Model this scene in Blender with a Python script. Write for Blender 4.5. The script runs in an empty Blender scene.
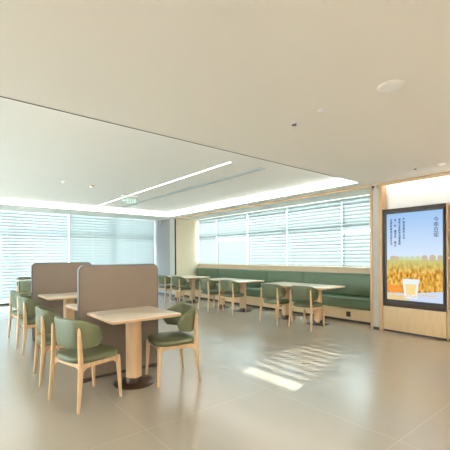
import bpy, bmesh, math, random
from mathutils import Vector, Matrix
random.seed(4)
PI = math.pi
SC = bpy.context.scene
COL = SC.collection

# ------------------------------------------------------------------ materials
def mat(name, col, rough=0.5, metal=0.0, var=None, scale=8.0, stretch=(1, 1, 1), bump=0.0, bscale=60.0, coat=0.0, spec=0.5):
    m = bpy.data.materials.new(name); m.use_nodes = True
    nt = m.node_tree; b = nt.nodes['Principled BSDF']
    b.inputs['Base Color'].default_value = (*col, 1)
    b.inputs['Roughness'].default_value = rough
    b.inputs['Metallic'].default_value = metal
    b.inputs['Coat Weight'].default_value = coat
    b.inputs['Specular IOR Level'].default_value = spec
    tc = nt.nodes.new('ShaderNodeTexCoord')
    if var:
        mp = nt.nodes.new('ShaderNodeMapping'); mp.inputs['Scale'].default_value = stretch
        nz = nt.nodes.new('ShaderNodeTexNoise'); nz.inputs['Scale'].default_value = scale
        nz.inputs['Detail'].default_value = 5
        mx = nt.nodes.new('ShaderNodeMix'); mx.data_type = 'RGBA'
        mx.inputs[6].default_value = (*col, 1); mx.inputs[7].default_value = (*var, 1)
        nt.links.new(tc.outputs['Object'], mp.inputs['Vector'])
        nt.links.new(mp.outputs['Vector'], nz.inputs['Vector'])
        rp = nt.nodes.new('ShaderNodeMapRange')
        rp.inputs['From Min'].default_value = 0.3; rp.inputs['From Max'].default_value = 0.7
        nt.links.new(nz.outputs['Fac'], rp.inputs['Value'])
        nt.links.new(rp.outputs['Result'], mx.inputs[0])
        nt.links.new(mx.outputs[2], b.inputs['Base Color'])
    if bump:
        n2 = nt.nodes.new('ShaderNodeTexNoise'); n2.inputs['Scale'].default_value = bscale
        bp = nt.nodes.new('ShaderNodeBump'); bp.inputs['Strength'].default_value = bump
        bp.inputs['Distance'].default_value = 0.002
        nt.links.new(tc.outputs['Object'], n2.inputs['Vector'])
        nt.links.new(n2.outputs['Fac'], bp.inputs['Height'])
        nt.links.new(bp.outputs['Normal'], b.inputs['Normal'])
    return m

def emit(name, col, strength):
    m = bpy.data.materials.new(name); m.use_nodes = True
    nt = m.node_tree; nt.nodes.clear()
    e = nt.nodes.new('ShaderNodeEmission'); o = nt.nodes.new('ShaderNodeOutputMaterial')
    e.inputs['Color'].default_value = (*col, 1); e.inputs['Strength'].default_value = strength
    nt.links.new(e.outputs[0], o.inputs['Surface'])
    return m

M = {}
M['ceil'] = mat('ceiling_paint', (0.83, 0.80, 0.75), 0.8, var=(0.82, 0.79, 0.74), scale=2)
M['ceil_tray'] = mat('tray_paint', (0.82, 0.815, 0.78), 0.8, var=(0.81, 0.805, 0.77), scale=2)
M['wall'] = mat('wall_paint', (0.78, 0.75, 0.69), 0.8, var=(0.77, 0.74, 0.68), scale=2)
M['cream'] = mat('cream_panel', (0.80, 0.68, 0.50), 0.6, var=(0.77, 0.65, 0.47), scale=3, stretch=(1, 1, 6))
M['sill'] = mat('sill_wood', (0.70, 0.54, 0.37), 0.5, var=(0.66, 0.50, 0.33), scale=3, stretch=(6, 1, 6))
M['grey'] = mat('grey_panel', (0.30, 0.295, 0.295), 0.6, var=(0.285, 0.28, 0.285), scale=2)
M['greywarm'] = mat('warm_grey_panel', (0.52, 0.49, 0.45), 0.6, var=(0.50, 0.47, 0.43), scale=2)
M['oak'] = mat('oak_trim', (0.62, 0.43, 0.25), 0.45, var=(0.54, 0.36, 0.20), scale=5, stretch=(6, 6, 1))
M['oakpanel'] = mat('oak_panel', (0.73, 0.55, 0.34), 0.45, var=(0.67, 0.49, 0.29), scale=4, stretch=(1, 8, 1))
M['ash'] = mat('ash_wood', (0.66, 0.46, 0.28), 0.42, var=(0.57, 0.38, 0.215), scale=9, stretch=(8, 8, 1))
M['column'] = mat('column_wood', (0.70, 0.48, 0.30), 0.45, var=(0.62, 0.41, 0.24), scale=6, stretch=(7, 7, 1))
M['top'] = mat('tabletop_laminate', (0.85, 0.75, 0.62), 0.22, var=(0.80, 0.68, 0.55), scale=6, stretch=(1, 7, 1), spec=0.5)
M['topedge'] = mat('tabletop_edge', (0.64, 0.44, 0.26), 0.45, var=(0.56, 0.37, 0.21), scale=12)
M['leather'] = mat('green_leather', (0.098, 0.112, 0.052), 0.42, var=(0.086, 0.099, 0.045), scale=6, bump=0.12, bscale=160)
M['bleather'] = mat('bench_leather', (0.098, 0.150, 0.080), 0.38, var=(0.087, 0.135, 0.072), scale=4, bump=0.12, bscale=120)
M['taupe'] = mat('taupe_leather', (0.212, 0.168, 0.134), 0.55, var=(0.200, 0.158, 0.125), scale=5, bump=0.08, bscale=150)
M['rim'] = mat('partition_rim', (0.16, 0.17, 0.18), 0.3, 0.8, var=(0.14, 0.15, 0.16), scale=5)
M['bronze'] = mat('bronze_metal', (0.10, 0.07, 0.05), 0.28, 0.85, var=(0.085, 0.06, 0.042), scale=5)
M['dark'] = mat('dark_trim', (0.05, 0.045, 0.04), 0.5, var=(0.04, 0.037, 0.033), scale=5)
M['black'] = mat('black_plastic', (0.008, 0.008, 0.009), 0.35, var=(0.012, 0.012, 0.012), scale=5)
M['brown'] = mat('dark_brown_panel', (0.034, 0.022, 0.015), 0.6, var=(0.028, 0.018, 0.012), scale=5)
M['midbrown'] = mat('brown_back', (0.30, 0.19, 0.11), 0.5, var=(0.26, 0.165, 0.095), scale=5, stretch=(1, 6, 1))
M['white'] = mat('white_plastic', (0.90, 0.90, 0.89), 0.4, var=(0.88, 0.88, 0.87), scale=5)
M['frame'] = mat('window_aluminium', (0.72, 0.88, 0.92), 0.45, 0.0, var=(0.70, 0.86, 0.90), scale=4)
M['copper'] = mat('sensor_copper', (0.55, 0.33, 0.25), 0.4, 0.3, var=(0.5, 0.3, 0.22), scale=8)
M['slot'] = mat('grille_grey', (0.50, 0.53, 0.53), 0.7, var=(0.47, 0.50, 0.50), scale=8)
M['headrail'] = mat('headrail_paint', (0.42, 0.50, 0.48), 0.6, var=(0.40, 0.48, 0.46), scale=4)
M['concrete'] = mat('outer_wall', (0.7, 0.7, 0.7), 0.8, var=(0.66, 0.66, 0.66), scale=3)
M['led'] = emit('led_white', (1.0, 0.97, 0.91), 4.0)
M['led_line'] = emit('led_line', (1.0, 0.98, 0.94), 3.0)
M['fill_glow'] = emit('fill_downlight_glow', (1.0, 0.91, 0.78), 6.0)

def slat_mat(name, col, trans):
    m = bpy.data.materials.new(name); m.use_nodes = True
    nt = m.node_tree; nt.nodes.clear()
    d = nt.nodes.new('ShaderNodeBsdfDiffuse'); t = nt.nodes.new('ShaderNodeBsdfTranslucent')
    x = nt.nodes.new('ShaderNodeMixShader'); o = nt.nodes.new('ShaderNodeOutputMaterial')
    n = nt.nodes.new('ShaderNodeTexNoise'); n.inputs['Scale'].default_value = 3
    mx = nt.nodes.new('ShaderNodeMix'); mx.data_type = 'RGBA'
    mx.inputs[6].default_value = (*col, 1); mx.inputs[7].default_value = (*[c * 0.96 for c in col], 1)
    nt.links.new(n.outputs['Fac'], mx.inputs[0])
    nt.links.new(mx.outputs[2], d.inputs['Color']); nt.links.new(mx.outputs[2], t.inputs['Color'])
    x.inputs[0].default_value = trans
    nt.links.new(d.outputs[0], x.inputs[1]); nt.links.new(t.outputs[0], x.inputs[2])
    nt.links.new(x.outputs[0], o.inputs['Surface'])
    return m
M['slat'] = slat_mat('blind_slat', (0.33, 0.365, 0.37), 0.29)
M['slat_open'] = slat_mat('blind_slat_open', (0.42, 0.45, 0.465), 0.38)
M['slat_grey'] = slat_mat('blind_slat_grey', (0.33, 0.36, 0.36), 0.36)

def glass_mat():
    m = bpy.data.materials.new('window_glass'); m.use_nodes = True
    nt = m.node_tree; nt.nodes.clear()
    t = nt.nodes.new('ShaderNodeBsdfTransparent'); t.inputs['Color'].default_value = (0.93, 0.98, 0.98, 1)
    g = nt.nodes.new('ShaderNodeBsdfGlossy'); g.inputs['Roughness'].default_value = 0.02
    lw = nt.nodes.new('ShaderNodeLayerWeight'); lw.inputs['Blend'].default_value = 0.5
    pw = nt.nodes.new('ShaderNodeMath'); pw.operation = 'POWER'; pw.inputs[1].default_value = 5
    f = nt.nodes.new('ShaderNodeMath'); f.operation = 'MULTIPLY_ADD'; f.inputs[1].default_value = .8; f.inputs[2].default_value = .04
    nt.links.new(lw.outputs['Facing'], pw.inputs[0]); nt.links.new(pw.outputs[0], f.inputs[0])
    x = nt.nodes.new('ShaderNodeMixShader'); o = nt.nodes.new('ShaderNodeOutputMaterial')
    nt.links.new(f.outputs[0], x.inputs[0]); nt.links.new(t.outputs[0], x.inputs[1]); nt.links.new(g.outputs[0], x.inputs[2])
    nt.links.new(x.outputs[0], o.inputs['Surface'])
    return m
M['glass'] = glass_mat()

def floor_mat():
    m = bpy.data.materials.new('floor_tiles'); m.use_nodes = True
    nt = m.node_tree; b = nt.nodes['Principled BSDF']; L = nt.links.new
    tc = nt.nodes.new('ShaderNodeTexCoord'); sp = nt.nodes.new('ShaderNodeSeparateXYZ')
    L(tc.outputs['Object'], sp.inputs[0])
    def line(out, period, off, half):
        a = nt.nodes.new('ShaderNodeMath'); a.operation = 'SUBTRACT'; a.inputs[1].default_value = off - period / 2 + 100 * period * -1
        L(out, a.inputs[0])
        c = nt.nodes.new('ShaderNodeMath'); c.operation = 'MODULO'; c.inputs[1].default_value = period; L(a.outputs[0], c.inputs[0])
        d = nt.nodes.new('ShaderNodeMath'); d.operation = 'SUBTRACT'; d.inputs[1].default_value = period / 2; L(c.outputs[0], d.inputs[0])
        e = nt.nodes.new('ShaderNodeMath'); e.operation = 'ABSOLUTE'; L(d.outputs[0], e.inputs[0])
        g = nt.nodes.new('ShaderNodeMath'); g.operation = 'LESS_THAN'; g.inputs[1].default_value = half; L(e.outputs[0], g.inputs[0])
        return g.outputs[0]
    lx = line(sp.outputs['X'], 0.6675 * 2, 1.248, 0.0035)
    ly = line(sp.outputs['Y'], 0.6675 * 2, 2.515, 0.0035)
    mxm = nt.nodes.new('ShaderNodeMath'); mxm.operation = 'MAXIMUM'; L(lx, mxm.inputs[0]); L(ly, mxm.inputs[1])
    nz = nt.nodes.new('ShaderNodeTexNoise'); nz.inputs['Scale'].default_value = 1.3; nz.inputs['Detail'].default_value = 6
    L(tc.outputs['Object'], nz.inputs['Vector'])
    c1 = nt.nodes.new('ShaderNodeMix'); c1.data_type = 'RGBA'
    c1.inputs[6].default_value = (0.385, 0.342, 0.285, 1); c1.inputs[7].default_value = (0.415, 0.368, 0.308, 1)
    L(nz.outputs['Fac'], c1.inputs[0])
    c2 = nt.nodes.new('ShaderNodeMix'); c2.data_type = 'RGBA'; c2.inputs[7].default_value = (0.47, 0.425, 0.36, 1)
    L(c1.outputs[2], c2.inputs[6]); L(mxm.outputs[0], c2.inputs[0])
    L(c2.outputs[2], b.inputs['Base Color'])
    b.inputs['Roughness'].default_value = 0.27
    b.inputs['Coat Weight'].default_value = 0.7; b.inputs['Coat Roughness'].default_value = 0.24
    b.inputs['Specular IOR Level'].default_value = 1.0
    return m
M['floor'] = floor_mat()

# ------------------------------------------------------------------ mesh helpers
def finish(name, bm, m, parent=None, smooth=True, angle=38, bevel=0):
    bmesh.ops.recalc_face_normals(bm, faces=bm.faces)
    if bevel:
        es = [e for e in bm.edges if len(e.link_faces) == 2 and e.calc_face_angle(0) > 0.6]
        bmesh.ops.bevel(bm, geom=es, offset=bevel, segments=2, profile=0.5, affect='EDGES', clamp_overlap=True)
    for f in bm.faces: f.smooth = smooth
    for e in bm.edges:
        if len(e.link_faces) == 2 and e.calc_face_angle(0) > math.radians(angle): e.smooth = False
    me = bpy.data.meshes.new(name); bm.to_mesh(me); bm.free()
    me.materials.append(M[m] if isinstance(m, str) else m)
    o = bpy.data.objects.new(name, me); COL.objects.link(o)
    if parent: o.parent = parent
    return o

def box(bm, x0, x1, y0, y1, z0, z1):
    v = [bm.verts.new((x, y, z)) for z in (z0, z1) for y in (y0, y1) for x in (x0, x1)]
    for f in ((0, 2, 3, 1), (4, 5, 7, 6), (0, 1, 5, 4), (2, 6, 7, 3), (0, 4, 6, 2), (1, 3, 7, 5)):
        bm.faces.new([v[i] for i in f])

def boxo(name, dims, m, parent=None, bevel=0.0):
    bm = bmesh.new(); box(bm, *dims)
    return finish(name, bm, m, parent, smooth=bool(bevel), bevel=bevel)

def loft(bm, rings, caps=True, closed=True):
    vs = [[bm.verts.new(p) for p in r] for r in rings]
    n = len(vs[0])
    for a, b in zip(vs, vs[1:]):
        for i in range(n if closed else n - 1):
            j = (i + 1) % n
            bm.faces.new((a[i], a[j], b[j], b[i]))
    if caps:
        bm.faces.new(vs[0][::-1]); bm.faces.new(vs[-1])
    return vs

def rod(bm, pts, n=10, sq=2.6):
    """pts: (x, y, z, rx, ry) horizontal rounded sections"""
    rings = []
    for x, y, z, rx, ry in pts:
        r = []
        for k in range(n):
            t = 2 * PI * (k + 0.5) / n; c, s = math.cos(t), math.sin(t)
            r.append((x + rx * math.copysign(abs(c) ** (2 / sq), c), y + ry * math.copysign(abs(s) ** (2 / sq), s), z))
        rings.append(r)
    loft(bm, rings)

def cyl(bm, x, y, secs, n=40):
    loft(bm, [[(x + r * math.cos(2 * PI * k / n), y + r * math.sin(2 * PI * k / n), z) for k in range(n)] for z, r in secs])

def rrect(x0, x1, y0, y1, r, n=6):
    pts = []
    for cx, cy, a in ((x1 - r, y1 - r, 0), (x0 + r, y1 - r, 90), (x0 + r, y0 + r, 180), (x1 - r, y0 + r, 270)):
        for k in range(n + 1):
            t = math.radians(a + 90 * k / n)
            pts.append((cx + r * math.cos(t), cy + r * math.sin(t)))
    return pts

def rslab(bm, x0, x1, y0, y1, z0, z1, r, e):
    """slab with rounded plan corners and softened edges"""
    def ring(ins, z): return [(x, y, z) for x, y in rrect(x0 + ins, x1 - ins, y0 + ins, y1 - ins, max(r - ins, 0.002))]
    loft(bm, [ring(e, z0), ring(e * 0.3, z0 + e * 0.3), ring(0, z0 + e), ring(0, z1 - e), ring(e * 0.3, z1 - e * 0.3), ring(e, z1)])

def thing(name, label, cat, loc=(0, 0, 0), rz=0.0, group=None):
    o = bpy.data.objects.new(name, None); COL.objects.link(o)
    o.empty_display_size = 0.1
    o.location = loc; o.rotation_euler = (0, 0, rz)
    o['label'] = label; o['category'] = cat
    if group: o['group'] = group
    return o

def dup(root, loc, rz, label, group=None):
    r = root.copy(); COL.objects.link(r); r.location = loc; r.rotation_euler = (0, 0, rz); r['label'] = label
    if group: r['group'] = group
    for ch in list(root.children):
        c = ch.copy(); COL.objects.link(c); c.parent = r
        for g in list(ch.children):
            d = g.copy(); COL.objects.link(d); d.parent = c
    return r

def struct(o):
    o['kind'] = 'structure'; return o

def sbox(name, dims, m, bevel=0.0):
    return struct(boxo(name, dims, m, None, bevel))

# ------------------------------------------------------------------ room shell
H = 2.65          # low ceiling
HT = 2.785         # tray ceiling
FX, YB = 6.17, 11.65
XL, YF = -4.0, -3.0
sbox('floor', (XL - .2, 7.4, YF - .2, YB + .35, -0.12, 0.0), 'floor')
# low ceiling
bm = bmesh.new()
box(bm, XL, 6.9, YF, 3.325, H, 3.0)
struct(finish('ceiling', bm, 'ceil', smooth=False))
bm = bmesh.new()
box(bm, XL, 5.86, 10.06, 11.15, H, 3.0)       # ledge before the window wall
box(bm, 5.86, 7.5, 3.325, 11.15, H, 3.0)      # ledge above the bench niche
struct(finish('ceiling_ledge', bm, 'ceil_tray', smooth=False))
sbox('ceiling_tray', (XL, 5.75, 3.42, 9.95, HT, HT + .02), 'ceil_tray')
sbox('ceiling_void', (XL - .2, 7.5, YF - .2, YB + .35, 3.0, 3.1), 'ceil_tray')
sbox('trim_1', (XL, 5.86, 3.318, 3.328, H - .004, H + .022), 'dark')
# walls
bm = bmesh.new()
box(bm, XL - .2, -1.22, YB, YB + .3, 0, 3.0)
box(bm, -1.22, 6.17, YB + .05, YB + .3, 2.76, 3.0)
box(bm, -1.22, 6.17, YB + .05, YB + .3, 0, 0.05)
struct(finish('wall_back', bm, 'wall', smooth=False))
bm = bmesh.new()
for d in ((YF - .2, 4.0, 0, 3.0), (11.0, YB, 0, 3.0), (4.0, 11.0, 0, .12), (4.0, 11.0, 2.62, 3.0)): box(bm, XL - .2, XL, *d)
struct(finish('wall_left', bm, 'wall', smooth=False))
sbox('wall_front', (XL, 7.4, YF - .2, YF, 0, 3.0), 'wall')
bm = bmesh.new()
box(bm, FX, 7.4, 10.56, YB + .3, 0, 3.0)
struct(finish('wall_right', bm, 'grey', smooth=False))
sbox('wall_right.001', (FX + .004, 7.4, 10.22, 10.56, 0, H + .2), 'greywarm')
sbox('wall_right.002', (6.62, 6.9, YF, 3.07, 0, 3.0), 'wall')
sbox('wall_niche_far', (FX + .03, 7.4, 10.19, 10.22, 0, H), 'cream')
sbox('wall_niche_near', (FX + .03, 7.4, 3.285, 3.315, 0, H), 'cream')
bm = bmesh.new()
box(bm, 7.14, 7.36, 3.315, 10.19, 0, 1.06)
struct(finish('wall_window_sill', bm, 'sill', smooth=False))
sbox('wall_window_head', (7.16, 7.36, 3.315, 10.19, 2.62, 3.0), 'wall')
sbox('trim_2', (7.10, 7.36, 3.315, 10.19, 1.06, 1.092), 'sill', 0.004)
sbox('trim_3', (FX - .012, FX + .03, 3.315, 10.19, H - .042, H - .0005), 'oak', 0.003)
sbox('trim_4', (FX - .012, FX + .03, 10.19, 10.222, 0, H - .0005), 'brown', 0.003)
sbox('trim_5', (FX - .012, FX + .03, 3.268, 3.315, 0, H - .0005), 'oak', 0.003)
sbox('wall_pillar', (FX + .004, 6.62, 3.150, 3.268, 0, H - .0005), 'greywarm')
sbox('trim_6', (FX - .012, 6.62, 3.085, 3.150, 0, H - .0005), 'oak', 0.003)
sbox('baseboard_pillar', (FX - .004, FX + .004, 3.152, 3.266, 0, 0.05), 'dark')
sbox('baseboard_right', (FX - .008, FX, 10.23, YB - .1, 0, 0.07), 'dark')
sbox('baseboard_back', (-1.22, 6.16, YB - .06, YB - .01, 0, 0.06), 'dark')

# windows
def win(i, plane, a0, a1, z0, z1, tz, axis):
    e = bpy.data.objects.new('window_%d' % i, None); COL.objects.link(e); e['kind'] = 'structure'
    def B(bm, u0, u1, w0, w1, zz0, zz1):
        if axis == 'X': box(bm, u0, u1, plane + w0, plane + w1, zz0, zz1)
        else: box(bm, plane + w0, plane + w1, u0, u1, zz0, zz1)
    bm = bmesh.new(); t = .035
    B(bm, a0, a0 + t, 0, .08, z0, z1); B(bm, a1 - t, a1, 0, .08, z0, z1)
    B(bm, a0 + t, a1 - t, 0, .08, z0, z0 + t); B(bm, a0 + t, a1 - t, 0, .08, z1 - t, z1)
    B(bm, a0 + t, a1 - t, 0, .08, tz - .04, tz + .04)
    finish('window_frame', bm, 'frame', e, smooth=False)
    bm = bmesh.new()
    B(bm, a0 + t, a1 - t, .036, .042, z0 + t, tz - .04)
    finish('pane', bm, 'glass', e, smooth=False)
    bm = bmesh.new()
    B(bm, a0 + t, a1 - t, .036, .042, tz + .04, z1 - t)
    finish('pane', bm, 'glass', e, smooth=False)
    e.location = (0, 0, 0)
    return e
k = 1
for a0, a1 in ((-1.22, .245), (.245, 1.704), (1.704, 3.163), (3.163, 4.62), (4.62, 6.16)):
    win(k, YB + .1, a0, a1, 0.05, 2.76, 2.05, 'X'); k += 1
for a0, a1 in ((3.32, 4.49), (4.49, 6.14), (6.14, 7.66), (7.66, 9.11), (9.11, 10.185)):
    win(k, 7.20, a0, a1, 1.095, 2.62, 2.06, 'Y'); k += 1

for a0, a1 in ((4.0, 5.75), (5.75, 7.5), (7.5, 9.25), (9.25, 11.0)):  # windows added in the unseen left wall to let in more daylight
    win(k, XL - .14, a0, a1, .12, 2.62, 1.95, 'Y'); k += 1

# ------------------------------------------------------------------ blinds
def blind(label, plane, a0, a1, z0, z1, axis, sm, chord, tilt, pitch=.080, skip=()):
    """slats along the window; tilt(z) in degrees, inner edge low"""
    c = (a0 + a1) / 2
    loc = (c, plane, 0) if axis == 'X' else (plane, c, 0)
    t = thing('window_blind', label, 'blind', loc, 0 if axis == 'X' else -PI / 2, 'slatted window blinds')
    hw = (a1 - a0) / 2
    bm = bmesh.new(); box(bm, -hw, hw, -.035, .035, z1 - .045, z1)
    finish('headrail', bm, 'headrail', t, bevel=.004)
    bm = bmesh.new(); z = z1 - .045 - pitch * .6; i = 0
    while z > z0 + pitch * .7:
        if not any(abs(z - s) < pitch / 2 for s in skip):
            a = math.radians(tilt(z)); prof = []
            for q in range(5):
                s = (q / 4 - .5); bow = .006 * (1 - 4 * s * s)
                w = s * chord * math.cos(a) + bow * math.sin(a)
                prof.append((w, z + s * chord * math.sin(a) - bow * math.cos(a)))
            row = [[bm.verts.new((x, w, zz)) for w, zz in prof] for x in (-hw + .004, hw - .004)]
            for q in range(4): bm.faces.new((row[0][q], row[0][q + 1], row[1][q + 1], row[1][q]))
        z -= pitch; i += 1
    finish('slats', bm, sm, t)
    bm = bmesh.new(); box(bm, -hw, hw, -.018, .018, z0, z0 + .022)
    finish('bottom_rail', bm, 'white', t, bevel=.003)
    n = max(2, int((a1 - a0) / 1.0))
    for q in range(n):
        x = -hw + (a1 - a0) * (q + .5) / n
        bm = bmesh.new(); cyl(bm, x, 0.0, ((z0 + .01, .0012), (z1 - .02, .0012)), 6)
        finish('lift_cord', bm, 'white', t)
    return t

blind('wide floor-length bright blind on the left window wall', YB - .02, -1.2, 3.152, .075, 2.745, 'X', 'slat_open', .140, lambda z: 62, pitch=.088)
blind('grey floor-length blind beside the corner, slats turned nearly shut', YB - .02, 3.178, 6.12, .075, 2.745, 'X', 'slat_grey', .130, lambda z: 66 if z > 1.9 else 61, pitch=.088)
cl = lambda z: 62
def last_tilt(z): return 62 if (z > 1.94 or z < 1.24) else 49
blind('short blind above the bench beside the cream end wall of the niche', 7.09, 9.120, 10.13, 1.10, 2.62, 'Y', 'slat', .126, cl)
blind('short blind above the bench with a bright slit, second from the cream niche wall', 7.09, 7.645, 9.112, 1.10, 2.62, 'Y', 'slat', .126, cl, skip=(1.9,))
blind('short blind in the middle of the five above the bench', 7.09, 6.118, 7.612, 1.10, 2.62, 'Y', 'slat', .126, cl)
blind('short blind above the bench, second from the pillar beside the big screen', 7.09, 4.492, 6.085, 1.10, 2.62, 'Y', 'slat', .126, cl)
blind('short blind with a bright slit above the bench, right beside the pillar', 7.09, 3.35, 4.485, 1.10, 2.62, 'Y', 'slat', .130, last_tilt, skip=(1.9,))

# ------------------------------------------------------------------ chair
def make_chair(label, loc, rz, group):
    t = thing('dining_chair', label, 'chair', loc, rz, group)
    # seat cushion
    bm = bmesh.new(); rings = []; n = 44
    for z, sc in ((.402, .90), (.404, .955), (.412, .985), (.428, 1.0), (.446, .99), (.459, .955), (.468, .88), (.474, .70), (.477, .40), (.478, .12)):
        r = []
        for q in range(n):
            a = 2 * PI * q / n; c, s = math.cos(a), math.sin(a); p = 2 / 3.4
            x = .235 * math.copysign(abs(c) ** p, c); y = .240 * math.copysign(abs(s) ** p, s)
            y *= 1 + .06 * (x / .235)
            r.append((x * sc, y * sc, z))
        rings.append(r)
    loft(bm, rings)
    finish('seat', bm, 'leather', t, angle=60)
    # wrapped backrest
    bm = bmesh.new(); rings = []; N = 44; T = math.radians(89.5)
    path = []
    for q in range(N + 1):
        a = -T + 2 * T * q / N; c, s = math.cos(a), math.sin(a); p = .56
        path.append(Vector((.022 - .242 * abs(c) ** p, .243 * math.copysign(abs(s) ** p, s), 0)))
    L = [0]
    for a, b in zip(path, path[1:]): L.append(L[-1] + (b - a).length)
    tot = L[-1]
    for q in range(N + 1):
        pnt = path[q]
        d = (path[min(q + 1, N)] - path[max(q - 1, 0)]).normalized()
        nrm = Vector((d.y, -d.x, 0))                       # outward
        if nrm.dot(pnt - Vector((.02, 0, 0))) < 0: nrm = -nrm
        e = min(L[q], tot - L[q]) / .055
        k_ = 1.0 if e >= 1 else math.sqrt(max(0, 1 - (1 - e) ** 2)) * .6 + .4
        th = .020 * (1.0 if e >= 1 else max(.35, math.sqrt(max(0, 1 - (1 - e) ** 2))))
        fw = max(0.0, min(1.0, (pnt.x + .22) / .235)); fw = fw * fw * (3 - 2 * fw)
        zt, zb = .800 - .084 * fw, .528 + .022 * fw
        zc, hh = (zt + zb) / 2, (zt - zb) / 2 * k_
        r = []
        for j in range(16):
            a = 2 * PI * j / 16; c, s = math.cos(a), math.sin(a)
            zz = zc + hh * math.copysign(abs(s) ** .35, s)
            off = th * math.copysign(abs(c) ** .6, c) + .010 * (zz - zc) / .12
            v = pnt + nrm * off
            r.append((v.x, v.y, zz))
        rings.append(r)
    loft(bm, rings)
    finish('backrest', bm, 'leather', t, angle=70)
    # legs
    for s in (-1, 1):
        bm = bmesh.new()
        rod(bm, ((.216, s * .226, 0, .012, .012), (.210, s * .222, .10, .0155, .0155), (.200, s * .214, .30, .021, .021), (.196, s * .211, .37, .023, .022), (.194, s * .209, .405, .022, .021)))
        finish('leg', bm, 'ash', t)
    for s in (-1, 1):
        bm = bmesh.new()
        rod(bm, ((-.240, s * .250, 0, .012, .012), (-.231, s * .246, .10, .016, .015), (-.212, s * .238, .30, .0225, .018), (-.206, s * .236, .39, .0235, .018), (-.206, s * .232, .47, .022, .017),
                 (-.209, s * .225, .60, .0185, .015), (-.213, s * .224, .69, .014, .012), (-.215, s * .224, .72, .010, .009), (-.216, s * .224, .731, .004, .004)))
        finish('leg', bm, 'ash', t)
    # seat frame: four arched rails with brackets that sweep into the legs
    bm = bmesh.new()
    def rail(p, q, hw=.010):
        p, q = Vector(p), Vector(q); d = (q - p).normalized(); nn = Vector((-d.y, d.x, 0)) * hw; rings = []
        for i in range(17):
            f = i / 16; c = p.lerp(q, f); ee = min(f, 1 - f) * (q - p).length
            drop = .034 + .050 * max(0, 1 - ee / .075) ** 2
            rings.append([(c + nn + Vector((0, 0, .406))), (c - nn + Vector((0, 0, .406))), (c - nn + Vector((0, 0, .406 - drop))), (c + nn + Vector((0, 0, .406 - drop)))])
        loft(bm, rings)
    rail((.196, -.20, 0), (.196, .20, 0)); rail((-.196, -.225, 0), (-.196, .225, 0))
    for s in (-1, 1): rail((-.20, s * .232, 0), (.19, s * .210, 0))
    finish('seat_frame', bm, 'ash', t)
    return t

D = math.radians
gl = 'green chairs at the partitioned tables'; gb = 'green chairs facing the long bench'
CH = [
    ((1.098, 3.446), 14, 'green chair in front, back turned, left of the nearest square table', gl),
    ((2.012, 3.435), 169, 'green chair facing left, on the right side of the nearest square table', gl),
    ((1.075, 4.300), -4.6, 'green chair directly behind the front left chair, beside the near partition', gl),
    ((1.130, 5.745), 0, 'green chair on the left side of the square table before the far partition', gl),
    ((1.175, 6.710), 5.6, 'green chair just past the left end of the far partition', gl),
    ((1.78, 9.78), 62, 'small distant green chair tucked under the table by the left window', gl),
    ((1.93, 11.12), -94, 'distant green chair beyond the small table, against the left window blinds', gl),
    ((5.390, 4.150), 2, 'green chair at the near bench table, closest to the big screen', gb),
    ((5.310, 4.855), -1.5, 'green chair at the near bench table, left one of its pair', gb),
    ((5.410, 6.353), 4, 'green chair at the middle bench table, right one of its pair', gb),
    ((5.365, 7.130), -8, 'green chair at the middle bench table, left one of its pair', gb),
    ((5.430, 8.640), 0, 'green chair at the far bench table, right one of its pair', gb),
    ((5.400, 9.390), 0, 'green chair at the far bench table, closest to the grey wall', gb),
]
base = None
for (x, y), a, lab, g in CH:
    if base is None: base = make_chair(lab, (x, y, 0), D(a), g)
    else: dup(base, (x, y, 0), D(a), lab, g)

# ------------------------------------------------------------------ tables
def pedestal(t, x, y, r=.215):
    bm = bmesh.new(); cyl(bm, x, y, ((0, r - .004), (.003, r), (.010, r), (.014, r - .006), (.0145, .06)))
    finish('base_plate', bm, 'bronze', t)
    bm = bmesh.new(); cyl(bm, x, y, ((.0145, .087), (.070, .087), (.074, .084)))
    finish('collar', bm, 'bronze', t)
    bm = bmesh.new(); cyl(bm, x, y, ((.074, .0825), (.714, .0825), (.716, .10), (.722, .10)))
    finish('column', bm, 'column', t)

def tabletop(t, hx, hy):
    bm = bmesh.new(); rslab(bm, -hx, hx, -hy, hy, .722, .7495, .045, .006)
    o = finish('tabletop', bm, 'top', t)
    bm = bmesh.new()
    r0 = [(x, y, .7262) for x, y in rrect(-hx - .0012, hx + .0012, -hy - .0012, hy + .0012, .0462)]
    r1 = [(x, y, .7455) for x, y, z in r0]
    r2 = [(x * .995, y * .995, z) for x, y, z in r1]; r3 = [(x * .995, y * .995, z) for x, y, z in r0]
    loft(bm, [r0, r1, r2, r3, r0], caps=False); bmesh.ops.remove_doubles(bm, verts=bm.verts, dist=1e-6)
    finish('edge_band', bm, 'topedge', o)

def square_table(label, loc):
    t = thing('square_table', label, 'table', loc, 0, 'square pedestal tables')
    tabletop(t, .38, .38); pedestal(t, 0, 0)
    return t
st = square_table('nearest square wooden table on a round pedestal, against the front of the near partition', (1.620, 3.545, 0))
pc = st.children
dup(st, (1.620, 4.365, 0), 0, 'square wooden table mostly hidden behind the near partition')
dup(st, (1.620, 5.960, 0), 0, 'square wooden table in front of the far partition')
dup(st, (1.960, 10.48, 0), 0, 'small distant square table in front of the left window blinds')

def bench_table(label, loc, hy=.81):
    t = thing('bench_table', label, 'table', loc, 0, 'long tables along the bench')
    tabletop(t, .38, hy); pedestal(t, 0, -.42); pedestal(t, 0, .42)
    return t
bt = bench_table('long pale table in front of the bench, nearest to the big screen', (5.845, 4.665, 0))
dup(bt, (5.845, 6.885, 0), 0, 'long pale table in the middle of the bench row')
dup(bt, (5.845, 9.130, 0), 0, 'long pale table at the far end of the bench, by the cream niche wall')

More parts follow.
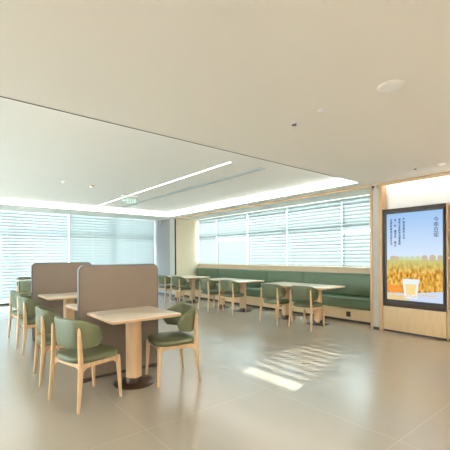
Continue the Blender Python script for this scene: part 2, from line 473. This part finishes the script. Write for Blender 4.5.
# ------------------------------------------------------------------ partitions
def partition(label, loc):
    t = thing('partition_screen', label, 'partition', loc, 0, 'taupe partitions between tables')
    hx, hz, th, r = .478, 1.262, .026, .07
    def outline(ins):
        pts = []
        x0, x1, z1 = -hx + ins, hx - ins, hz - ins; rr = r - ins
        pts.append((x0, .03)); pts.append((x1, .03))
        for cx, a in ((x1 - rr, 0), (x0 + rr, 90)):
            for q in range(9):
                u = math.radians(a + 90 * q / 8); pts.append((cx + rr * math.cos(u), z1 - rr + rr * math.sin(u)))
        return pts
    bm = bmesh.new()
    loft(bm, [[(x, -th, z) for x, z in outline(.014)], [(x, th, z) for x, z in outline(.014)]])
    finish('panel', bm, 'taupe', t)
    bm = bmesh.new(); o, i = outline(0), outline(.014); w = th + .003
    loft(bm, [[(x, -w, z) for x, z in i], [(x, -w, z) for x, z in o], [(x, w, z) for x, z in o], [(x, w, z) for x, z in i], [(x, -w, z) for x, z in i]], caps=False)
    bmesh.ops.remove_doubles(bm, verts=bm.verts, dist=1e-6)
    finish('edge_trim', bm, 'rim', t)
    boxo('plinth', (-hx + .02, hx - .02, -.022, .022, 0, .03), 'dark', t)
    for s in (-1, 1):
        bm = bmesh.new(); cyl(bm, s * (hx - .07), 0, ((0, .075), (.006, .075), (.010, .070)), 28)
        finish('foot', bm, 'bronze', t)
    return t
pt = partition('taupe partition with rounded top corners behind the nearest square table', (1.646, 3.957, 0))
dup(pt, (1.640, 6.390, 0), 0, 'taupe partition farther back, left end clear against the window blinds')

# ------------------------------------------------------------------ bench
b = thing('upholstered_bench', 'long dark green leather bench with wooden base along the window niche', 'bench', (6.8, 6.75, 0))
def bl(name, d, m, bevel=0):     # world dims -> local to the bench
    x0, x1, y0, y1, z0, z1 = d
    return boxo(name, (x0 - 6.8, x1 - 6.8, y0 - 6.75, y1 - 6.75, z0, z1), m, b, bevel)
bl('base', (6.49, 7.13, 3.325, 10.18, .045, .272), 'oakpanel')
bl('plinth', (6.505, 7.13, 3.325, 10.18, 0, .045), 'brown')
YS = [3.322, 5.46, 6.675, 8.835, 10.05]
def cushion(name, x0, x1, y0, y1, z0, z1, r, lean=0.0):
    bm = bmesh.new(); rings = []
    n = 9
    def sec(ins):
        xs0, xs1, zs0, zs1 = x0 + ins, x1 - ins, z0 + ins, z1 - ins; rr = max(r - ins, .004)
        out = []
        for cx, cz, a in ((xs1 - rr, zs1 - rr, 0), (xs0 + rr, zs1 - rr, 90), (xs0 + rr, zs0 + rr, 180), (xs1 - rr, zs0 + rr, 270)):
            for q in range(6):
                u = math.radians(a + 90 * q / 5); zz = cz + rr * math.sin(u)
                out.append((cx + rr * math.cos(u) + lean * (zz - z0) - 6.8, zz))
        return out
    for y, ins in ((y0, .016), (y0 + .003, .007), (y0 + .010, .001), (y0 + .02, 0), (y1 - .02, 0), (y1 - .010, .001), (y1 - .003, .007), (y1, .016)):
        rings.append([(x, y - 6.75, z) for x, z in sec(ins)])
    loft(bm, rings)
    return finish(name, bm, 'bleather', b, angle=50)
for y0, y1 in zip(YS, YS[1:]):
    cushion('back_cushion', 6.90, 7.09, y0 + .005, y1 - .005, .475, .958, .035, lean=.06)
for y0, y1 in zip([3.322, 5.05, 6.775, 8.45], [5.05, 6.775, 8.45, 10.12]):
    cushion('seat_cushion', 6.45, 7.00, y0 + .002, y1 - .002, .272, .487, .035)
for y in (3.964, 5.79):
    o = bl('power_socket', (6.478, 6.492, y - .048, y + .048, .105, .205), 'black', .002)
    o['label'] = 'black power socket'
    bm = bmesh.new()
    for dy in (-.02, .02): box(bm, 6.4765 - 6.8, 6.4785 - 6.8, y + dy - .006 - 6.75, y + dy + .006 - 6.75, .145, .165)
    finish('socket_hole', bm, 'dark', o)

# ------------------------------------------------------------------ screen wall
cab = thing('screen_cabinet', 'wood cabinet with dark surround and glowing white top panel holding the screen', 'cabinet', (6.40, 2.57, 0))
def cb(par, ctr, name, d, m, bevel=0):
    x0, x1, y0, y1, z0, z1 = d
    return boxo(name, (x0 - ctr[0], x1 - ctr[0], y0 - ctr[1], y1 - ctr[1], z0, z1), m, par, bevel)
cc = (6.40, 2.57)
cb(cab, cc, 'base_panel', (6.170, 6.60, 2.075, 3.082, .035, .448), 'oakpanel', .003)
cb(cab, cc, 'plinth', (6.20, 6.60, 2.075, 3.082, 0, .035), 'dark')
bm = bmesh.new()
for d in ((6.172, 6.60, 3.03, 3.082, .45, 2.165), (6.172, 6.60, 2.068, 2.085, .45, 2.165), (6.172, 6.60, 2.085, 3.03, 2.11, 2.165), (6.172, 6.60, 2.085, 3.03, .45, .53), (6.30, 6.60, 2.085, 3.03, .53, 2.11)):
    box(bm, d[0] - cc[0], d[1] - cc[0], d[2] - cc[1], d[3] - cc[1], d[4], d[5])
finish('surround', bm, 'brown', cab, smooth=False)
cb(cab, cc, 'top_panel', (6.30, 6.60, 2.07, 3.082, 2.167, 2.648), 'white')
o = cb(cab, cc, 'top_rail', (6.165, 6.20, 1.0, 3.084, 2.595, 2.649), 'oak', .003)
o = cb(cab, cc, 'light_strip', (6.202, 6.225, 1.02, 3.05, 2.615, 2.640), emit('strip_glow', (1.0, .90, .86), 6.0))
o['label'] = 'warm light strip behind the top rail'
scr = thing('advertising_screen', 'tall black-framed screen showing a drink glass in a golden field', 'screen', (6.16, 2.555, 0))
sc_c = (6.16, 2.555)
Y0, Y1, Z0, Z1 = 2.108, 3.000, .578, 2.072
bm = bmesh.new()
for d in ((6.15, 6.29, Y1, 3.028, .535, 2.105), (6.15, 6.29, 2.087, Y0, .535, 2.105), (6.15, 6.29, Y0, Y1, Z1, 2.105), (6.15, 6.29, Y0, Y1, .535, Z0), (6.17, 6.29, Y0, Y1, Z0, Z1)):
    box(bm, d[0] - sc_c[0], d[1] - sc_c[0], d[2] - sc_c[1], d[3] - sc_c[1], d[4], d[5])
finish('bezel', bm, 'black', scr, smooth=False)
# picture: emissive, built from coordinates on the panel
def picture_mat():
    m = bpy.data.materials.new('screen_picture'); m.use_nodes = True
    nt = m.node_tree; nt.nodes.clear(); L = nt.links.new
    tc = nt.nodes.new('ShaderNodeTexCoord'); sp = nt.nodes.new('ShaderNodeSeparateXYZ'); L(tc.outputs['Object'], sp.inputs[0])
    e = nt.nodes.new('ShaderNodeEmission'); o = nt.nodes.new('ShaderNodeOutputMaterial'); L(e.outputs[0], o.inputs['Surface'])
    e.inputs['Strength'].default_value = 0.48
    sky = nt.nodes.new('ShaderNodeValToRGB')
    mr = nt.nodes.new('ShaderNodeMapRange'); mr.inputs['From Min'].default_value = 1.28; mr.inputs['From Max'].default_value = 2.07
    L(sp.outputs['Z'], mr.inputs['Value']); L(mr.outputs['Result'], sky.inputs['Fac'])
    cr = sky.color_ramp; cr.elements[0].color = (.72, .84, .97, 1); cr.elements[1].color = (.36, .58, .90, 1)
    x = cr.elements.new(.45); x.color = (.56, .72, .95, 1)
    nz = nt.nodes.new('ShaderNodeTexNoise'); nz.inputs['Scale'].default_value = 11; nz.inputs['Detail'].default_value = 4
    mp = nt.nodes.new('ShaderNodeMapping'); mp.inputs['Scale'].default_value = (1, 2.0, 1.0); mp.inputs['Rotation'].default_value = (.5, 0, 0)
    L(tc.outputs['Object'], mp.inputs['Vector']); L(mp.outputs['Vector'], nz.inputs['Vector'])
    fld = nt.nodes.new('ShaderNodeValToRGB'); L(nz.outputs['Fac'], fld.inputs['Fac'])
    fr = fld.color_ramp; fr.elements[0].position = .36; fr.elements[0].color = (.38, .15, .02, 1); fr.elements[1].position = .66; fr.elements[1].color = (.95, .66, .20, 1)
    x = fr.elements.new(.5); x.color = (.76, .40, .06, 1)
    grn = nt.nodes.new('ShaderNodeMix'); grn.data_type = 'RGBA'; grn.inputs[7].default_value = (.62, .62, .22, 1)
    m2 = nt.nodes.new('ShaderNodeMapRange'); m2.inputs['From Min'].default_value = 1.05; m2.inputs['From Max'].default_value = 1.27
    L(sp.outputs['Z'], m2.inputs['Value']); L(m2.outputs['Result'], grn.inputs[0]); L(fld.outputs['Color'], grn.inputs[6])
    hz = nt.nodes.new('ShaderNodeMath'); hz.operation = 'GREATER_THAN'; hz.inputs[1].default_value = 1.275; L(sp.outputs['Z'], hz.inputs[0])
    mx = nt.nodes.new('ShaderNodeMix'); mx.data_type = 'RGBA'; L(hz.outputs[0], mx.inputs[0]); L(grn.outputs[2], mx.inputs[6]); L(sky.outputs['Color'], mx.inputs[7])
    L(mx.outputs[2], e.inputs['Color'])
    return m
pic = cb(scr, sc_c, 'picture', (6.160, 6.168, Y0, Y1, Z0, Z1), picture_mat())
def poly(name, pts, m, lift, depth=.0016):
    """flat coloured shape in the picture; pts are (Y, Z) in room coordinates"""
    bm = bmesh.new(); xa = 6.160 - lift - sc_c[0]
    loft(bm, [[(xa, y - sc_c[1], z) for y, z in pts], [(xa + depth, y - sc_c[1], z) for y, z in pts]])
    return finish(name, bm, m, pic, smooth=False)
E = lambda n, c, s=0.5: emit('screen_' + n, c, s)
blob = lambda cy, cz, ry, rz, n=18: [(cy + ry * math.cos(2 * PI * q / n), cz + rz * math.sin(2 * PI * q / n)) for q in range(n)]
mt = E('tree', (.60, .50, .34)); mtg = E('tree_pale', (.62, .66, .40))
for i, (cy, ry, rz, mm) in enumerate(((2.90, .05, .045, mt), (2.83, .045, .035, mt), (2.75, .05, .03, mtg), (2.66, .045, .03, mtg), (2.57, .04, .035, mtg), (2.48, .045, .035, mtg), (2.38, .05, .05, mt), (2.26, .05, .055, mt), (2.15, .04, .05, mt))):
    poly('tree', blob(cy, 1.30, ry, rz), mm, .0012)
poly('table_surface', [(Y1, Z0), (Y1, .69), (2.66, .70), (Y0, .765), (Y0, Z0)], E('cloth', (.60, .70, .88)), .0018)
poly('table_front', [(Y1, Z0), (Y1, .665), (2.74, .655), (2.62, Z0)], E('wood', (.80, .62, .30)), .0026)
mo = E('orange', (.92, .33, .06))
for c in ((2.965, .80, .035, .075), (2.90, .765, .055, .075), (2.80, .765, .055, .065)):
    poly('orange_fruit', [(min(y, Y1 - .002), z) for y, z in blob(*c)], mo, .0034)
poly('drinking_glass', [(2.735, .945), (2.465, .945), (2.50, .62), (2.70, .62)], E('glass', (.80, .88, .93)), .0042)
poly('drink', [(2.69, .86), (2.505, .86), (2.53, .68), (2.67, .68)], E('soy', (.93, .70, .30)), .0052)
ms = E('beans', (.90, .55, .20))
for i in range(17):
    cy = 2.90 - i * .042; cz = .655 + .010 * math.sin(i * 2.1) + (.028 if i > 9 else 0)
    poly('bean', blob(cy, cz, .014, .016, 8), ms, .0048)
# writing on the screen: stacked characters, one mesh per column
tm = E('ink', (.03, .06, .16))
dg = None
def column_text(s, yc, ztop, zbot, size):
    cu = bpy.data.curves.new('writing', 'FONT'); cu.size = size; cu.extrude = .0004; cu.align_x = 'CENTER'
    cu.body = '\n'.join(s); cu.space_line = 1.0
    ob = bpy.data.objects.new('writing', cu); COL.objects.link(ob)
    bpy.context.view_layer.update()
    me = bpy.data.meshes.new_from_object(ob.evaluated_get(bpy.context.evaluated_depsgraph_get()))
    bpy.data.objects.remove(ob); bpy.data.curves.remove(cu)
    if not me.vertices: return
    xs = [v.co.x for v in me.vertices]; ys = [v.co.y for v in me.vertices]
    ky = (ztop - zbot) / (max(ys) - min(ys)); kx = size / (max(xs) - min(xs)) * .95
    for v in me.vertices:
        u, w, d = v.co
        v.co = (6.1570 - sc_c[0] - d, yc - sc_c[1] - (u - (max(xs) + min(xs)) / 2) * kx, zbot + (w - min(ys)) * ky)
    bm = bmesh.new()
    for dy in ((0, .0012) if size > .06 else (-.0016, 0, .0016)):      # printed a little bold
        n0 = len(bm.verts); bm.from_mesh(me); bm.verts.ensure_lookup_table()
        for v in bm.verts[n0:]: v.co.y += dy; v.co.x += dy * .05
    bm.to_mesh(me); bm.free()
    me.materials.clear(); me.materials.append(tm)
    o = bpy.data.objects.new('writing', me); COL.objects.link(o); o.parent = pic
column_text('今季豆浆', 2.203, 1.964, 1.637, .085)
column_text('严选优质好大豆', 2.707, 1.985, 1.627, .040)
column_text('现磨豆浆醇香浓郁新鲜', 2.779, 1.985, 1.526, .040)
column_text('每一杯　都营养　暖心', 2.851, 1.985, 1.502, .040)
column_text('自然的味道美好生活', 2.922, 1.985, 1.531, .040)

# shelving to the right of the screen
sh = thing('shelving_unit', 'tall open wooden shelving unit at the right edge beside the screen', 'shelf', (6.40, 1.53, 0))
cs = (6.40, 1.53)
for y0, y1 in ((2.044, 2.064), (1.0, 1.02)):
    cb(sh, cs, 'side_panel', (6.172, 6.60, y0, y1, .0, 2.165), 'oak', .002)
cb(sh, cs, 'back_panel', (6.55, 6.60, 1.02, 2.044, .45, 2.165), 'midbrown')
for z in (.85, 1.29, 1.72): cb(sh, cs, 'shelf', (6.175, 6.55, 1.021, 2.043, z, z + .035), 'oakpanel', .002)
cb(sh, cs, 'top_board', (6.172, 6.60, 1.02, 2.044, 2.13, 2.165), 'oak', .002)
cb(sh, cs, 'worktop', (6.172, 6.60, 1.02, 2.044, .46, .49), 'oakpanel', .002)
for y0, y1 in ((1.535, 2.042), (1.022, 1.529)):
    d_ = cb(sh, cs, 'door', (6.172, 6.20, y0, y1, .04, .455), 'oakpanel', .002)
cb(sh, cs, 'plinth', (6.20, 6.60, 1.02, 2.044, 0, .04), 'dark')
cb(sh, cs, 'header_panel', (6.30, 6.60, 1.0, 2.068, 2.167, 2.648), 'white')

# ------------------------------------------------------------------ ceiling fittings
def disc_thing(name, label, cat, x, y, z, secs, group=None):
    t = thing(name, label, cat, (x, y, z), 0, group)
    for nm, ss, mm in secs:
        bm = bmesh.new(); cyl(bm, 0, 0, ss, 32); finish(nm, bm, mm, t)
    return t
disc_thing('ceiling_speaker', 'large round white ceiling speaker at the upper right', 'speaker', 2.697, 1.274, H,
           (('rim', ((0, .098), (-.006, .098), (-.009, .092)), 'ceil'), ('grille', ((-.0088, .082), (-.0105, .080)), 'white')), None)
disc_thing('smoke_detector', 'small white disc detector on the low ceiling, left of the round speaker', 'detector', 2.655, 1.87, H,
           (('base', ((0, .04), (-.004, .04), (-.006, .036)), 'white'), ('cap', ((-.006, .028), (-.011, .022)), 'white')))
disc_thing('ceiling_sprinkler', 'tiny dark sprinkler alone in the middle of the low ceiling', 'sprinkler', 2.699, 2.225, H,
           (('rose', ((0, .030), (-.003, .030), (-.005, .024)), 'white'), ('nozzle', ((-.005, .012), (-.018, .012)), 'slot'), ('deflector', ((-.018, .024), (-.021, .024)), 'dark')))
disc_thing('ceiling_sprinkler', 'tiny dark sprinkler on the low ceiling in front of the big screen', 'sprinkler', 5.511, 2.254, H,
           (('rose', ((0, .030), (-.003, .030), (-.005, .024)), 'white'), ('nozzle', ((-.005, .012), (-.018, .012)), 'slot'), ('deflector', ((-.018, .024), (-.021, .024)), 'dark')))
disc_thing('smoke_detector', 'small white disc detector on the low ceiling before the screen', 'detector', 5.567, 1.924, H,
           (('base', ((0, .055), (-.008, .055), (-.012, .05)), 'white'), ('cap', ((-.012, .04), (-.026, .034)), 'white')))
disc_thing('smoke_detector', 'small copper-coloured detector on the raised ceiling', 'detector', 2.368, 7.095, HT,
           (('base', ((0, .06), (-.012, .06), (-.016, .05)), 'copper'), ('cap', ((-.016, .04), (-.045, .034), (-.05, .02)), 'white')))
disc_thing('smoke_detector', 'small white detector on the raised ceiling, left of the copper-coloured one', 'detector', 1.85, 7.084, HT,
           (('base', ((0, .055), (-.008, .055), (-.012, .05)), 'white'), ('cap', ((-.012, .04), (-.024, .034)), 'white')))

# LED line and air slot in the raised ceiling
t = thing('linear_light', 'thin bright line of light set into the raised ceiling', 'light', (3.44, 6.93, HT))
boxo('housing', (-.022, .022, -2.87, 2.87, -.004, -.0005), 'white', t)
boxo('diffuser', (-.017, .017, -2.865, 2.865, -.0065, -.004), 'led_line', t)
t = thing('air_slot', 'long grey air slot in the raised ceiling beside the light line', 'vent', (4.09, 6.85, HT))
boxo('frame', (-.075, .075, -2.83, 2.83, -.004, -.0005), 'slot', t)
bm = bmesh.new()
for q in (-.05, -.025, 0, .025, .05): box(bm, q - .004, q + .004, -2.82, 2.82, -.009, -.004)
finish('blades', bm, 'slot', t)

# cove lights on the upstands
def cove(label, d):
    c = ((d[0] + d[1]) / 2, (d[2] + d[3]) / 2, d[4])
    t = thing('cove_light', label, 'light', c, 0, 'cove lights round the raised ceiling')
    boxo('diffuser', (d[0] - c[0], d[1] - c[0], d[2] - c[1], d[3] - c[1], .006, d[5] - d[4]), 'led', t)
    boxo('lip', (d[0] - c[0] - .001, d[1] - c[0] + .001, d[2] - c[1] - .001, d[3] - c[1] + .001, 0, .006), 'white', t)
cove('bright cove light strip along the ledge above the left window wall', (XL + .1, 5.845, 10.046, 10.059, H + .004, 2.87))
cove('bright cove light strip along the ledge above the green bench', (5.846, 5.859, 3.34, 10.03, H + .004, 2.87))

cove('cove light strip on the near edge of the raised ceiling, facing the windows', (XL + .1, 5.80, 3.329, 3.341, H + .024, 2.87))

# uplight troughs added on unseen walls to brighten the ceilings
def uplight(label, loc, rz, length, power=82):
    t = thing('fill_uplight', label, 'light', loc, rz, 'added fill uplights')
    bm = bmesh.new(); h = length / 2
    prof = [(0, 0), (.05, -.01), (.13, .04), (.13, .10), (.12, .10), (.12, .045), (.05, .005), (0, .015)]
    loft(bm, [[(x, y, z) for y, z in prof] for x in (-h, h)])
    finish('trough', bm, 'white', t, smooth=False)
    boxo('tube', (-h + .05, h - .05, .045, .065, .03, .045), 'led_line', t)
    la = bpy.data.lights.new('fill_uplight_lamp', 'AREA'); la.shape = 'RECTANGLE'; la.size = length - .1; la.size_y = .05
    la.energy = power * length; la.color = (1.0, .93, .82)
    lo = bpy.data.objects.new('fill_uplight_lamp', la); COL.objects.link(lo)
    lo.matrix_world = Matrix.Translation(loc) @ Matrix.Rotation(rz, 4, 'Z') @ Matrix.Translation((0, .07, .10)) @ Matrix.Rotation(PI, 4, 'X') @ Matrix.Rotation(D(25), 4, 'X')
uplight('added long white uplight trough on the wall behind the viewpoint', (1.2, YF, 2.05), 0, 8.0)
uplight('added long white uplight trough on the unseen left wall', (XL, .3, 2.05), -PI / 2, 5.5)

uplight('added long white uplight trough on the unseen stretch of right wall', (6.62, -1.1, 2.05), PI / 2, 3.2, 150)

# exit sign hung from the raised ceiling
ex = thing('exit_sign', 'pale green hanging exit sign below the light line', 'sign', (3.04, 6.82, 0), 0)
gm = bpy.data.materials.new('sign_acrylic'); gm.use_nodes = True
nt = gm.node_tree; nt.nodes.clear()
a_ = nt.nodes.new('ShaderNodeBsdfTransparent'); a_.inputs['Color'].default_value = (.90, .97, .94, 1)
b_ = nt.nodes.new('ShaderNodeBsdfGlossy'); b_.inputs['Roughness'].default_value = .1
x_ = nt.nodes.new('ShaderNodeMixShader'); x_.inputs[0].default_value = .08; o_ = nt.nodes.new('ShaderNodeOutputMaterial')
nt.links.new(a_.outputs[0], x_.inputs[1]); nt.links.new(b_.outputs[0], x_.inputs[2]); nt.links.new(x_.outputs[0], o_.inputs['Surface'])
boxo('panel', (-.175, .175, -.004, .004, 2.42, 2.585), gm, ex)
boxo('lamp_bar', (-.175, .175, -.014, .014, 2.585, 2.61), 'white', ex, .003)
for s in (-1, 1):
    bm = bmesh.new(); cyl(bm, s * .165, 0, ((2.61, .0025), (2.799, .0025)), 8); finish('rod', bm, 'white', ex)
sg = emit('sign_glow', (.78, 1.0, .90), .75)
def sign_shape(name, polys):
    bm = bmesh.new()
    for pts in polys: loft(bm, [[(x, -.0062, z) for x, z in pts], [(x, -.0042, z) for x, z in pts]])
    return finish(name, bm, sg, ex, smooth=False)
R = lambda x0, x1, z0, z1: [(x0, z0), (x1, z0), (x1, z1), (x0, z1)]
sign_shape('arrow', [[(-.150, 2.50), (-.115, 2.475), (-.115, 2.525)], R(-.115, -.085, 2.494, 2.506)])
sign_shape('writing', [R(-.042, -.034, 2.455, 2.55), R(-.070, -.063, 2.505, 2.54), R(-.013, -.006, 2.505, 2.54), R(-.063, -.013, 2.505, 2.512),
                       R(-.072, -.065, 2.455, 2.495), R(-.011, -.004, 2.455, 2.495), R(-.065, -.011, 2.455, 2.462),
                       R(.018, .026, 2.455, 2.54), R(.064, .072, 2.455, 2.54), R(.026, .064, 2.532, 2.54), R(.026, .064, 2.463, 2.471)])
sign_shape('running_figure', [[(.128 + .010 * math.cos(q * PI / 5), 2.545 + .010 * math.sin(q * PI / 5)) for q in range(10)],
                              [(.112, 2.53), (.128, 2.532), (.122, 2.488), (.106, 2.49)], [(.122, 2.495), (.150, 2.482), (.146, 2.472), (.112, 2.482)],
                              [(.108, 2.494), (.118, 2.49), (.106, 2.455), (.095, 2.458)], [(.128, 2.528), (.152, 2.512), (.148, 2.505), (.124, 2.515)], [(.112, 2.528), (.092, 2.512), (.096, 2.504), (.116, 2.518)]])

# security cameras
def cctv(label, x, y, z):
    t = thing('security_camera', label, 'camera', (x, y, z), 0, 'small security cameras')
    bm = bmesh.new(); loft(bm, [[(xx, .03 * math.cos(2 * PI * q / 20), .03 * math.sin(2 * PI * q / 20)) for q in range(20)] for xx in (0, -.02)]); finish('mount', bm, 'white', t)
    bm = bmesh.new()
    loft(bm, [[(xx, r * math.cos(2 * PI * q / 20), -.008 + r * math.sin(2 * PI * q / 20)) for q in range(20)] for xx, r in ((-.018, .02), (-.03, .034), (-.065, .036), (-.078, .030))]); finish('body', bm, 'white', t)
    bm = bmesh.new()
    loft(bm, [[(xx, r * math.cos(2 * PI * q / 20), -.008 + r * math.sin(2 * PI * q / 20)) for q in range(20)] for xx, r in ((-.077, .029), (-.086, .024), (-.091, .012), (-.092, .003))]); finish('lens', bm, 'black', t)
    return t
cctv('small white security camera on top of the pillar beside the screen', FX + .004, 3.215, 2.592)
cctv('small dark-eyed security camera high on the grey wall in the far corner', FX, 11.20, 2.585)

# unseen downlights added around the viewpoint to fill the room with light
first = None
for x, y in ((-2.6, -.3), (-1.1, -.3), (.5, -.6), (2.1, -.6), (3.7, -.6), (-2.6, -1.9), (-1.1, -1.9), (.5, -1.9), (2.1, -1.9), (3.7, -1.9), (5.2, -.9), (-2.6, 1.4), (-1.4, 1.4)):
    lab = 'added round recessed downlight in the low ceiling, out of the picture'
    if first is None:
        first = disc_thing('fill_downlight', lab, 'light', x, y, H, (('trim_ring', ((0, .075), (-.004, .075), (-.005, .062)), 'white'), ('lens', ((-.005, .055), (-.006, .054)), 'fill_glow')), None)
        first['group'] = 'added fill downlights'
    else: dup(first, (x, y, H), 0, lab)
    la = bpy.data.lights.new('fill_downlight_lamp', 'AREA'); la.shape = 'DISK'; la.size = .10; la.energy = 3; la.color = (1.0, .89, .76); la.spread = PI
    lo = bpy.data.objects.new('fill_downlight_lamp', la); COL.objects.link(lo); lo.location = (x, y, H - .012)

# ------------------------------------------------------------------ daylight
w = bpy.data.worlds.new('World'); SC.world = w; w.use_nodes = True
nt = w.node_tree; bg = nt.nodes['Background']; bg.inputs['Strength'].default_value = 4.5
tc = nt.nodes.new('ShaderNodeTexCoord'); sp = nt.nodes.new('ShaderNodeSeparateXYZ'); cr = nt.nodes.new('ShaderNodeValToRGB')
mr = nt.nodes.new('ShaderNodeMapRange'); mr.inputs['From Min'].default_value = -1; mr.inputs['From Max'].default_value = 1
nt.links.new(tc.outputs['Generated'], sp.inputs[0]); nt.links.new(sp.outputs['Z'], mr.inputs['Value']); nt.links.new(mr.outputs['Result'], cr.inputs['Fac'])
nt.links.new(cr.outputs['Color'], bg.inputs['Color'])
e = cr.color_ramp.elements                       # lower half brightened to throw light onto the ceilings, hazy sky above
e[0].position = .0; e[0].color = (1.35, 1.35, 1.30, 1)
e[1].position = 1.0; e[1].color = (.62, .86, 1.0, 1)
x = e.new(.47); x.color = (1.35, 1.39, 1.39, 1); x = e.new(.52); x.color = (.86, .97, 1.0, 1)
sl = bpy.data.lights.new('sun', 'SUN'); sl.energy = 9.0; sl.angle = D(.5); sl.color = (1.0, .95, .86)
so = bpy.data.objects.new('sun', sl); COL.objects.link(so)
so.rotation_euler = Vector((-1, -.308, -.4437)).to_track_quat('-Z', 'Y').to_euler()
so.location = (12, 6, 6)

# ------------------------------------------------------------------ camera
cam = bpy.data.cameras.new('camera'); cam.lens = 350.66 / 450 * 36; cam.sensor_width = 36; cam.shift_y = 31.35 / 450
cam.clip_start = .05
co = bpy.data.objects.new('camera', cam); COL.objects.link(co)
co.matrix_world = Matrix.Translation((0, 0, 1.35)) @ Matrix.Rotation(-D(39.2335), 4, 'Z') @ Matrix.Rotation(PI / 2, 4, 'X') @ Matrix.Rotation(-D(.3665), 4, 'Z')
SC.camera = co
SC.view_settings.view_transform = 'Standard'; SC.view_settings.look = 'None'
SC.view_settings.gamma = 1; SC.view_settings.use_curve_mapping = False
SC.view_settings.exposure = 1.09
SC.cycles.diffuse_bounces = 7; SC.cycles.max_bounces = 12
SC.cycles.sample_clamp_indirect = 6
